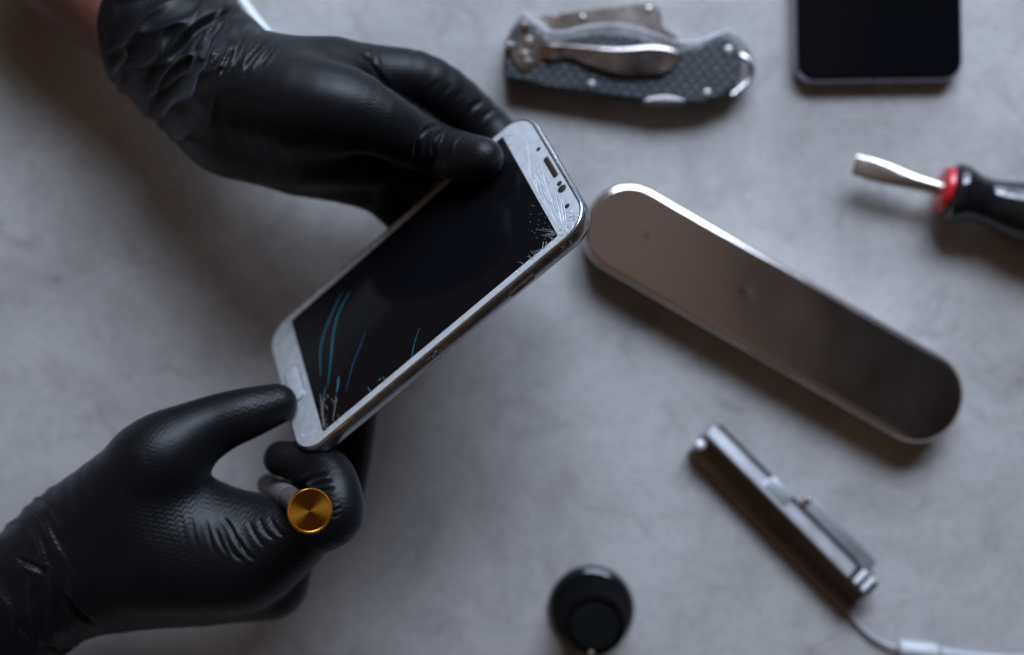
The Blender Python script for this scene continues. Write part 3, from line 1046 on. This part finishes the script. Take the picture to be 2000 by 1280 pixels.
# ------------------------------------------------------------------ gloved hands
def glove_material(name, rot, chev):
    m = material(name, (.0028, .0028, .0036), .40, spec=.17)
    BS(m).inputs['Sheen Weight'].default_value = .08
    BS(m).inputs['Sheen Roughness'].default_value = .4
    BS(m).inputs['Sheen Tint'].default_value = (.75, .8, 1, 1)
    b = BS(m)
    c = N(m, 'ShaderNodeTexCoord')
    mp = N(m, 'ShaderNodeMapping')
    mp.inputs['Rotation'].default_value = (0, 0, rot)
    mp.inputs['Scale'].default_value = (1000, 1000, 1000)
    L(m, c, 'Object', mp, 'Vector')
    wn = N(m, 'ShaderNodeTexNoise', Scale=.09, Detail=2.)
    L(m, mp, 0, wn, 'Vector')
    ad = N(m, 'ShaderNodeMixRGB', blend_type='ADD')
    ad.inputs[0].default_value = 5.
    L(m, mp, 0, ad, 1)
    L(m, wn, 'Color', ad, 2)
    s = N(m, 'ShaderNodeSeparateXYZ')
    L(m, ad, 0, s, 0)
    pp = N(m, 'ShaderNodeMath', operation='PINGPONG')        # zig-zag
    pp.inputs[1].default_value = 1.5
    L(m, s, 'Y', pp, 0)
    sc_ = N(m, 'ShaderNodeMath', operation='MULTIPLY')
    sc_.inputs[1].default_value = .8
    L(m, pp, 0, sc_, 0)
    sm = N(m, 'ShaderNodeMath', operation='ADD')
    L(m, s, 'X', sm, 0)
    L(m, sc_, 0, sm, 1)
    fr = N(m, 'ShaderNodeMath', operation='MULTIPLY')
    fr.inputs[1].default_value = 2 * math.pi / 1.9
    L(m, sm, 0, fr, 0)
    sn = N(m, 'ShaderNodeMath', operation='SINE')
    L(m, fr, 0, sn, 0)
    # the raised grip is worn off in patches
    pn = N(m, 'ShaderNodeTexNoise', Scale=.035, Detail=2.)
    L(m, mp, 0, pn, 'Vector')
    pr = N(m, 'ShaderNodeMapRange')
    pr.inputs['From Min'].default_value, pr.inputs['From Max'].default_value = .36, .6
    L(m, pn, 'Fac', pr, 'Value')
    ml = N(m, 'ShaderNodeMath', operation='MULTIPLY')
    L(m, sn, 0, ml, 0)
    L(m, pr, 0, ml, 1)
    b1 = N(m, 'ShaderNodeBump', Strength=chev, Distance=.0004)
    L(m, ml, 0, b1, 'Height')
    fn = N(m, 'ShaderNodeTexNoise', Scale=1.3, Detail=5., Roughness=.6)
    L(m, mp, 0, fn, 'Vector')
    b2 = N(m, 'ShaderNodeBump', Strength=.06, Distance=.0004)
    L(m, fn, 'Fac', b2, 'Height')
    L(m, b1, 'Normal', b2, 'Normal')
    L(m, b2, 'Normal', b, 'Normal')
    rn = N(m, 'ShaderNodeMapRange')
    rn.inputs['To Min'].default_value, rn.inputs['To Max'].default_value = .36, .5
    L(m, pn, 'Fac', rn, 'Value')
    L(m, rn, 0, b, 'Roughness')
    return m


def skin_material():
    m = material('tanned_skin', (.15, .066, .046), .5, spec=.3)
    b = BS(m)
    b.inputs['Subsurface Weight'].default_value = .15
    b.inputs['Subsurface Radius'].default_value = (.004, .0015, .001)
    return wear(m, 150, .08, .25, 900, .18)


M_skin = skin_material()


def node(px, py, z, r):
    return (P(px, py, z), r)


def pnode(px, py, zl, r):
    """node placed relative to the phone's glass plane"""
    return (phpx(px, py, zl), r)


def make_hand(fld, palm, kp, fingers, kf):
    base = fld.empty()
    for ch in palm: base = smin(base, fld.chain(ch, .5), kp)
    tot = base.copy()
    for ch, k in zip(fingers, kf):
        g = fld.chain(ch, .5)
        tot = smin(tot, smin(base, g, k), 1.6)
    return tot


def bounds(chains, pad=9):
    pts = np.array([c - r for ch in chains for c, r in ch] + [c + r for ch in chains for c, r in ch])
    return pts.min(0) - pad, pts.max(0) + pad


HS = .62
# ---- upper hand (steadies the phone's long side)
palmU = [
    [node(505, 165, 72, 17.5), node(650, 150, 68, 13.6)],                  # index metacarpal
    [node(480, 185, 76, 19), node(590, 208, 84, 18), node(655, 214, 88, 15.2)],   # thumb ray
    [node(462, 235, 50, 20.3), node(590, 285, 48, 18.8), node(712, 338, 47, 12.2)],   # outer edge
    [node(480, 190, 60, 22), node(690, 245, 56, 15)],
    [node(470, 240, 62, 19), node(600, 268, 66, 17.5), node(735, 300, 62, 12)],
    [node(375, 118, 47, 26), node(450, 185, 54, 25.7), node(505, 200, 62, 22)],    # wrist
]
fingU = [
    [node(640, 212, 88, 15), node(705, 224, 89, 13.2), node(770, 254, 84, 11.2), pnode(848, 291, 10.5, 9.9), pnode(905, 306, 8.6, 8.9), pnode(943, 309, 7.6, 7.6)],      # thumb
    [node(640, 148, 69, 13.4), node(735, 150, 61, 11.8), node(838, 164, 56, 10.4), node(945, 248, 47, 9.9), pnode(1010, 320, -18, 8.5), pnode(1050, 372, -16.5, 7.5)],   # index
    [node(730, 215, 63, 11), node(840, 275, 50, 9.8), pnode(930, 350, -18.5, 9), pnode(985, 410, -16.5, 7.5)],
    [node(715, 275, 52, 11), node(800, 345, 42, 9.3), pnode(890, 420, -18.5, 8.6), pnode(935, 470, -16, 7.2)],
    [node(690, 330, 48, 10.5), node(748, 383, 40, 8.3), pnode(815, 450, -18, 7.6), pnode(860, 500, -15.5, 6.5)],
]
lo_, hi_ = bounds(palmU + fingU)
lo_ = np.maximum(lo_, P(195, 0, 60) * (1, 0, 0) + (0, -1e9, -1e9))
fl = Field(lo_, hi_, HS)
tot = make_hand(fl, palmU, 8., fingU, (6., 4., 6., 6., 6.))
# loose cuff towards the elbow: flares, then ends in a rolled edge
cuffA, cuffB = P(405, 140, 50), P(268, 28, 40)
fl.cone(tot, cuffA, cuffB, 26.2, 27.6, 5.)
ca_ax = (cuffB - cuffA) / np.linalg.norm(cuffB - cuffA)
cut_c = P(262, 60, 58)
X, Y, Z = fl.ax[0][:, None, None], fl.ax[1][None, :, None], fl.ax[2][None, None, :]
cn = np.array([-.93, .30, .0])
cn /= np.linalg.norm(cn)
edge = P(216, 95, 42)
pl_ = (X - edge[0]) * cn[0] + (Y - edge[1]) * cn[1] + (Z - edge[2]) * cn[2]
tot = np.maximum(tot, pl_.astype(np.float32))
v, q = fl.mesh(tot)
v = relax(v, q, 3)
nr_ = vnormals(v, q)
px = topx(v)
# wrist and cuff folds: long warped ridges across the sleeve, strongest where the glove bunches
def folds(v, px, ang, freq, warp, seed):
    a = math.radians(ang)
    s = (px[:, 0] * math.cos(a) + px[:, 1] * math.sin(a))
    t = (-px[:, 0] * math.sin(a) + px[:, 1] * math.cos(a))
    wv = vnoise(np.c_[s / 90 + seed, t / 170, v[:, 2] / 30]) * warp + vnoise(np.c_[s / 40 + seed, t / 60 + 3, v[:, 2] / 14]) * warp * .35
    x = np.sin(s * freq + wv)
    return (1 - np.abs(x)) ** 1.6 - .4
mask = np.clip((500 - px[:, 0] + (px[:, 1] - 120) * .42 * -1) / 150, 0, 1) * np.clip((px[:, 0] - 205) / 25, 0, 1)
mask = mask * mask * (3 - 2 * mask)
mask *= .35 + .65 * np.clip(vnoise(np.c_[px / 60., v[:, 2] / 25]) * 1.5 + .6, 0, 1)
disp = folds(v, px, 32, .062, 3.2, 1.) * 1.7 + folds(v, px, 75, .045, 3.6, 9.) * 1.2 + vnoise(np.c_[px / 40., v[:, 2] / 9]) * .5
v = v + nr_ * (disp * mask * 1.0)[:, None]
nr_ = vnormals(v, q)
for ln, dp, wd_ in [
        ([(478, 22), (440, 28), (400, 48), (372, 70), (345, 100), (330, 130)], 2.09, 6.6),
        ([(478, 40), (458, 70), (440, 88), (420, 120)], 1.37, 5.0), ([(505, 55), (487, 68), (470, 100), (458, 130)], 1.37, 5.0),
        ([(532, 72), (510, 95), (490, 118), (478, 140)], 1.21, 4.4), ([(418, 75), (402, 104), (392, 130)], 1.05, 4.4),
        ([(540, 86), (525, 105), (508, 128)], 0.73, 3.9), ([(455, 95), (440, 125), (428, 150)], 0.96, 4.2), ([(392, 88), (374, 112), (366, 140)], 0.96, 4.4),
        # thumb joint and nail
        ([(860, 244), (834, 252), (818, 272), (812, 300), (814, 325)], 1.25, 3.8), ([(880, 250), (858, 260), (847, 280), (845, 304)], .95, 3.2),
        ([(906, 268), (893, 278), (888, 298), (890, 318)], .3, 2.2),
        # index joints
        ([(858, 156), (840, 176), (828, 200), (824, 225)], .5, 4.5), ([(884, 164), (868, 180), (858, 196)], .25, 4.), ([(904, 178), (890, 192), (880, 206)], .2, 4.),
        ([(946, 194), (922, 212), (906, 234), (900, 258)], .55, 4.5), ([(968, 212), (948, 226), (934, 244)], .3, 4.), ([(930, 196), (915, 210), (906, 222)], .2, 3.5),
        # web between thumb and index
        ([(706, 104), (722, 122), (742, 150), (765, 178)], 1.0, 5.), ([(727, 92), (730, 110), (736, 128)], .6, 3.)]:
    v = crease(v, nr_, ln, dp, wd_)
wrU = P(400, 140, 0)
handU = thing('gloved_hand', 'black gloved hand gripping the long side of the phone with its thumb on the screen', 'hand', (wrU[0], wrU[1], 0))
build('glove', v, q, glove_material('black_nitrile', 2.09, .07), handU)
fa, fb = P(392, 128, 60), P(-40, -265, 60)
fl2 = Field(*bounds([[(P(330, 78, 44), 26), (P(60, -175, 34), 32)]]), 1.5)
fa_f = fl2.chain([(P(330, 78, 44), 19.5), (P(270, 20, 40), 22.2), (P(60, -175, 34), 30)], 6.)
v, q = fl2.mesh(fa_f)
v = relax(v, q, 2)
nr_ = vnormals(v, q)
v = v + nr_ * (vnoise(v / 14.) * .35)[:, None]
build('forearm', v, q, M_skin, handU)

# ---- lower hand (holds the phone's end and the little screwdriver)
palmL = [
    [node(60, 1150, 62, 22), node(190, 1090, 66, 25), node(330, 1065, 70, 24)],
    [node(330, 1065, 70, 24), node(470, 1085, 74, 20), node(572, 1046, 80, 12.)],
    [node(190, 1120, 58, 21), node(400, 1120, 56, 19), node(530, 1140, 52, 13.)],
    [node(140, 1060, 66, 20), node(250, 965, 78, 17), node(315, 900, 82, 14.2)],
    [node(280, 1000, 74, 20), node(400, 1030, 74, 15), node(560, 1045, 76, 10.)],
]
fingL = [
    [node(300, 905, 82, 14.5), node(365, 858, 80, 12.2), node(425, 828, 78, 10.7), node(485, 807, (78 + 1.2 * phpx(541, 789, 6.6)[2]) / 2.2 + 1.2, 9.3), pnode(541, 789, 6.6, 7.5)],     # thumb
    [node(548, 1044, 78, 11.), node(648, 1015, 88, 9.9), node(657, 972, 88, 9.2), node(640, 922, 82, 8.4), node(600, 905, 77, 7.3), node(549, 896, 74, 6.6)],  # curled index
    [node(535, 1085, 64, 11), node(645, 1005, 56, 9.4), node(672, 930, 50, 9.), node(686, 850, 52, 8.8), pnode(700, 770, -18.5, 7.8)],
    [node(545, 1120, 54, 11), node(600, 1000, 42, 9.4), node(611, 900, 40, 8.6), pnode(640, 800, -19.5, 7.6), pnode(670, 745, -17.5, 7.)],
    [node(500, 1140, 48, 11), node(520, 1050, 36, 8.8), node(560, 985, 30, 7.8), node(600, 930, 30, 7.)],
]
lo_, hi_ = bounds(palmL + fingL)
fl = Field(lo_, hi_, HS)
tot = make_hand(fl, palmL, 8., fingL, (10., 5., 5., 5., 5.))
cA, cB = P(95, 1140, 63), P(-140, 1290, 60)
tot2 = fl.cone(tot, cA, P(-20, 1215, 61), 24., 24.5, 6.)
v, q = fl.mesh(tot2)
v = relax(v, q, 3)
nr_ = vnormals(v, q)
px = topx(v)
mask = np.clip((185 - px[:, 0] - (px[:, 1] - 1120) * .25 * -1) / 80, 0, 1)
disp = folds(v, px, -28, .075, 3.0, 4.) * 1.3 + vnoise(np.c_[px / 30., v[:, 2] / 7]) * .5
v = v + nr_ * (disp * mask * (.4 + .6 * np.clip(vnoise(np.c_[px / 50., v[:, 2] / 25]) + .6, 0, 1)))[:, None]
nr_ = vnormals(v, q)
for ln, dp, wd_ in [
        ([(432, 1008), (450, 1030), (466, 1062), (498, 1094)], 0.56, 3.4), ([(442, 1050), (455, 1080), (478, 1098)], 0.50, 3.4), ([(462, 1044), (480, 1082), (502, 1096)], 0.50, 3.4),
        ([(505, 1010), (516, 1036), (538, 1058)], 0.56, 3.4), ([(525, 1008), (540, 1034), (560, 1052)], 0.50, 3.4), ([(484, 1015), (498, 1045), (520, 1075)], 0.43, 3.4),
        ([(420, 1030), (432, 1062), (452, 1092)], 0.37, 3.4), ([(400, 1010), (408, 1045), (420, 1085)], 0.28, 3.4), ([(372, 1005), (378, 1040), (388, 1080)], 0.22, 3.4),
        ([(352, 1002), (357, 1034), (362, 1065)], 0.19, 3.4),
        ([(640, 922), (624, 930), (602, 938), (586, 946)], .9, 4.), ([(648, 936), (630, 944), (606, 948)], .8, 3.6), ([(655, 952), (640, 958), (622, 958)], .5, 3.4),
        ([(668, 990), (655, 998), (645, 1000)], .5, 3.), ([(668, 1002), (655, 1008), (644, 1008)], .5, 3.),
        ([(458, 888), (432, 902), (408, 918)], .6, 4.), ([(470, 872), (448, 890), (420, 915)], .4, 4.),
        ([(30, 1090), (60, 1102), (95, 1122)], 1.0, 5.), ([(115, 1150), (150, 1195), (190, 1222)], 1.0, 5.)]:
    v = crease(v, nr_, ln, dp, wd_)
wrL = P(60, 1150, 0)
handL = thing('gloved_hand', 'black gloved hand pinching the phone end and gripping a gold capped screwdriver', 'hand', (wrL[0], wrL[1], 0))
build('glove', v, q, glove_material('black_nitrile_grip', 1.22, .13), handL)
# forearm and sleeve leave the picture at the lower left
cv, cf = tube(curve3([P(70, 1165, 62), P(-20, 1225, 61), P(-160, 1320, 60), P(-260, 1390, 60)], 10), np.linspace(24.5, 28, 31), 40)
build('glove_cuff', cv, cf, glove_material('black_nitrile_cuff', .62, .1), handL)

# ------------------------------------------------------------------ gold-capped precision screwdriver
g0, g1 = P(605, 998, 117), P(519, 944, 46)
gd = g0 - g1
gl = np.linalg.norm(gd)
gd = gd / gl
pscrew = thing('precision_screwdriver', 'small precision screwdriver with shiny gold end cap held upright in the glove', 'screwdriver', g1)
M_gold = material('anodised_gold', (.85, .36, .035), .26, 1.)
bg_ = BS(M_gold)
bg_.inputs['Anisotropic'].default_value = .85
tn = N(M_gold, 'ShaderNodeTangent', direction_type='RADIAL', axis='Z')
L(M_gold, tn, 0, bg_, 'Tangent')
c_ = N(M_gold, 'ShaderNodeTexCoord')
sp = N(M_gold, 'ShaderNodeVectorMath', operation='LENGTH')
mpg = N(M_gold, 'ShaderNodeMapping')
mpg.inputs['Scale'].default_value = (1, 1, 0)
L(M_gold, c_, 'Object', mpg, 'Vector')
L(M_gold, mpg, 0, sp, 0)
m1 = N(M_gold, 'ShaderNodeMath', operation='MULTIPLY')
m1.inputs[1].default_value = 16000.
L(M_gold, sp, 'Value', m1, 0)
m2 = N(M_gold, 'ShaderNodeMath', operation='SINE')
L(M_gold, m1, 0, m2, 0)
bmp = N(M_gold, 'ShaderNodeBump', Strength=.12, Distance=.0002)
L(M_gold, m2, 0, bmp, 'Height')
L(M_gold, bmp, 'Normal', bg_, 'Normal')
# the cap's own axes: Z along the screwdriver, so its turned rings run round its centre
gz, gx, gy = frame_of(gd)
capR = np.c_[gx, np.cross(gz, gx), gz]
cap = lathe((0, 0, 0), (0, 0, 1), [(-5, 3.4), (-5, 6.4), (-4.4, 6.9), (-1.0, 7.15), (-.35, 7.55), (.15, 7.6), (.5, 7.35), (.55, 6.95), (.30, 6.75), (.28, 3.), (.26, .05)], 96)
capo = build('rotating_cap', cap[0], cap[1], M_gold, None, True, angle=28)
capo.parent = pscrew
capo.matrix_world = Matrix.Translation(Vector(g0 * S)) @ Matrix([list(r) for r in capR]).to_4x4()
M_rod = wear(material('pinkish_grey_metal', (.07, .058, .06), .5, .2), 100, .1)
hp = [(0, 2.2), (.5, 3.4), (4, 4.0)]
for k in range(16): hp += [(5 + k * 2.4, 4.3), (6.4 + k * 2.4, 4.3), (6.7 + k * 2.4, 4.0), (7.1 + k * 2.4, 4.0)]
hp += [(gl - 10, 4.2), (gl - 4.5, 3.0)]
build('barrel', *lathe(g1, gd, hp, 40), M_rod, pscrew, angle=40)
build('bit', *lathe(g1 - gd * 14, gd, [(0, .5), (.6, 1.0), (14.5, 1.1)], 16), M_steel, pscrew, angle=40)
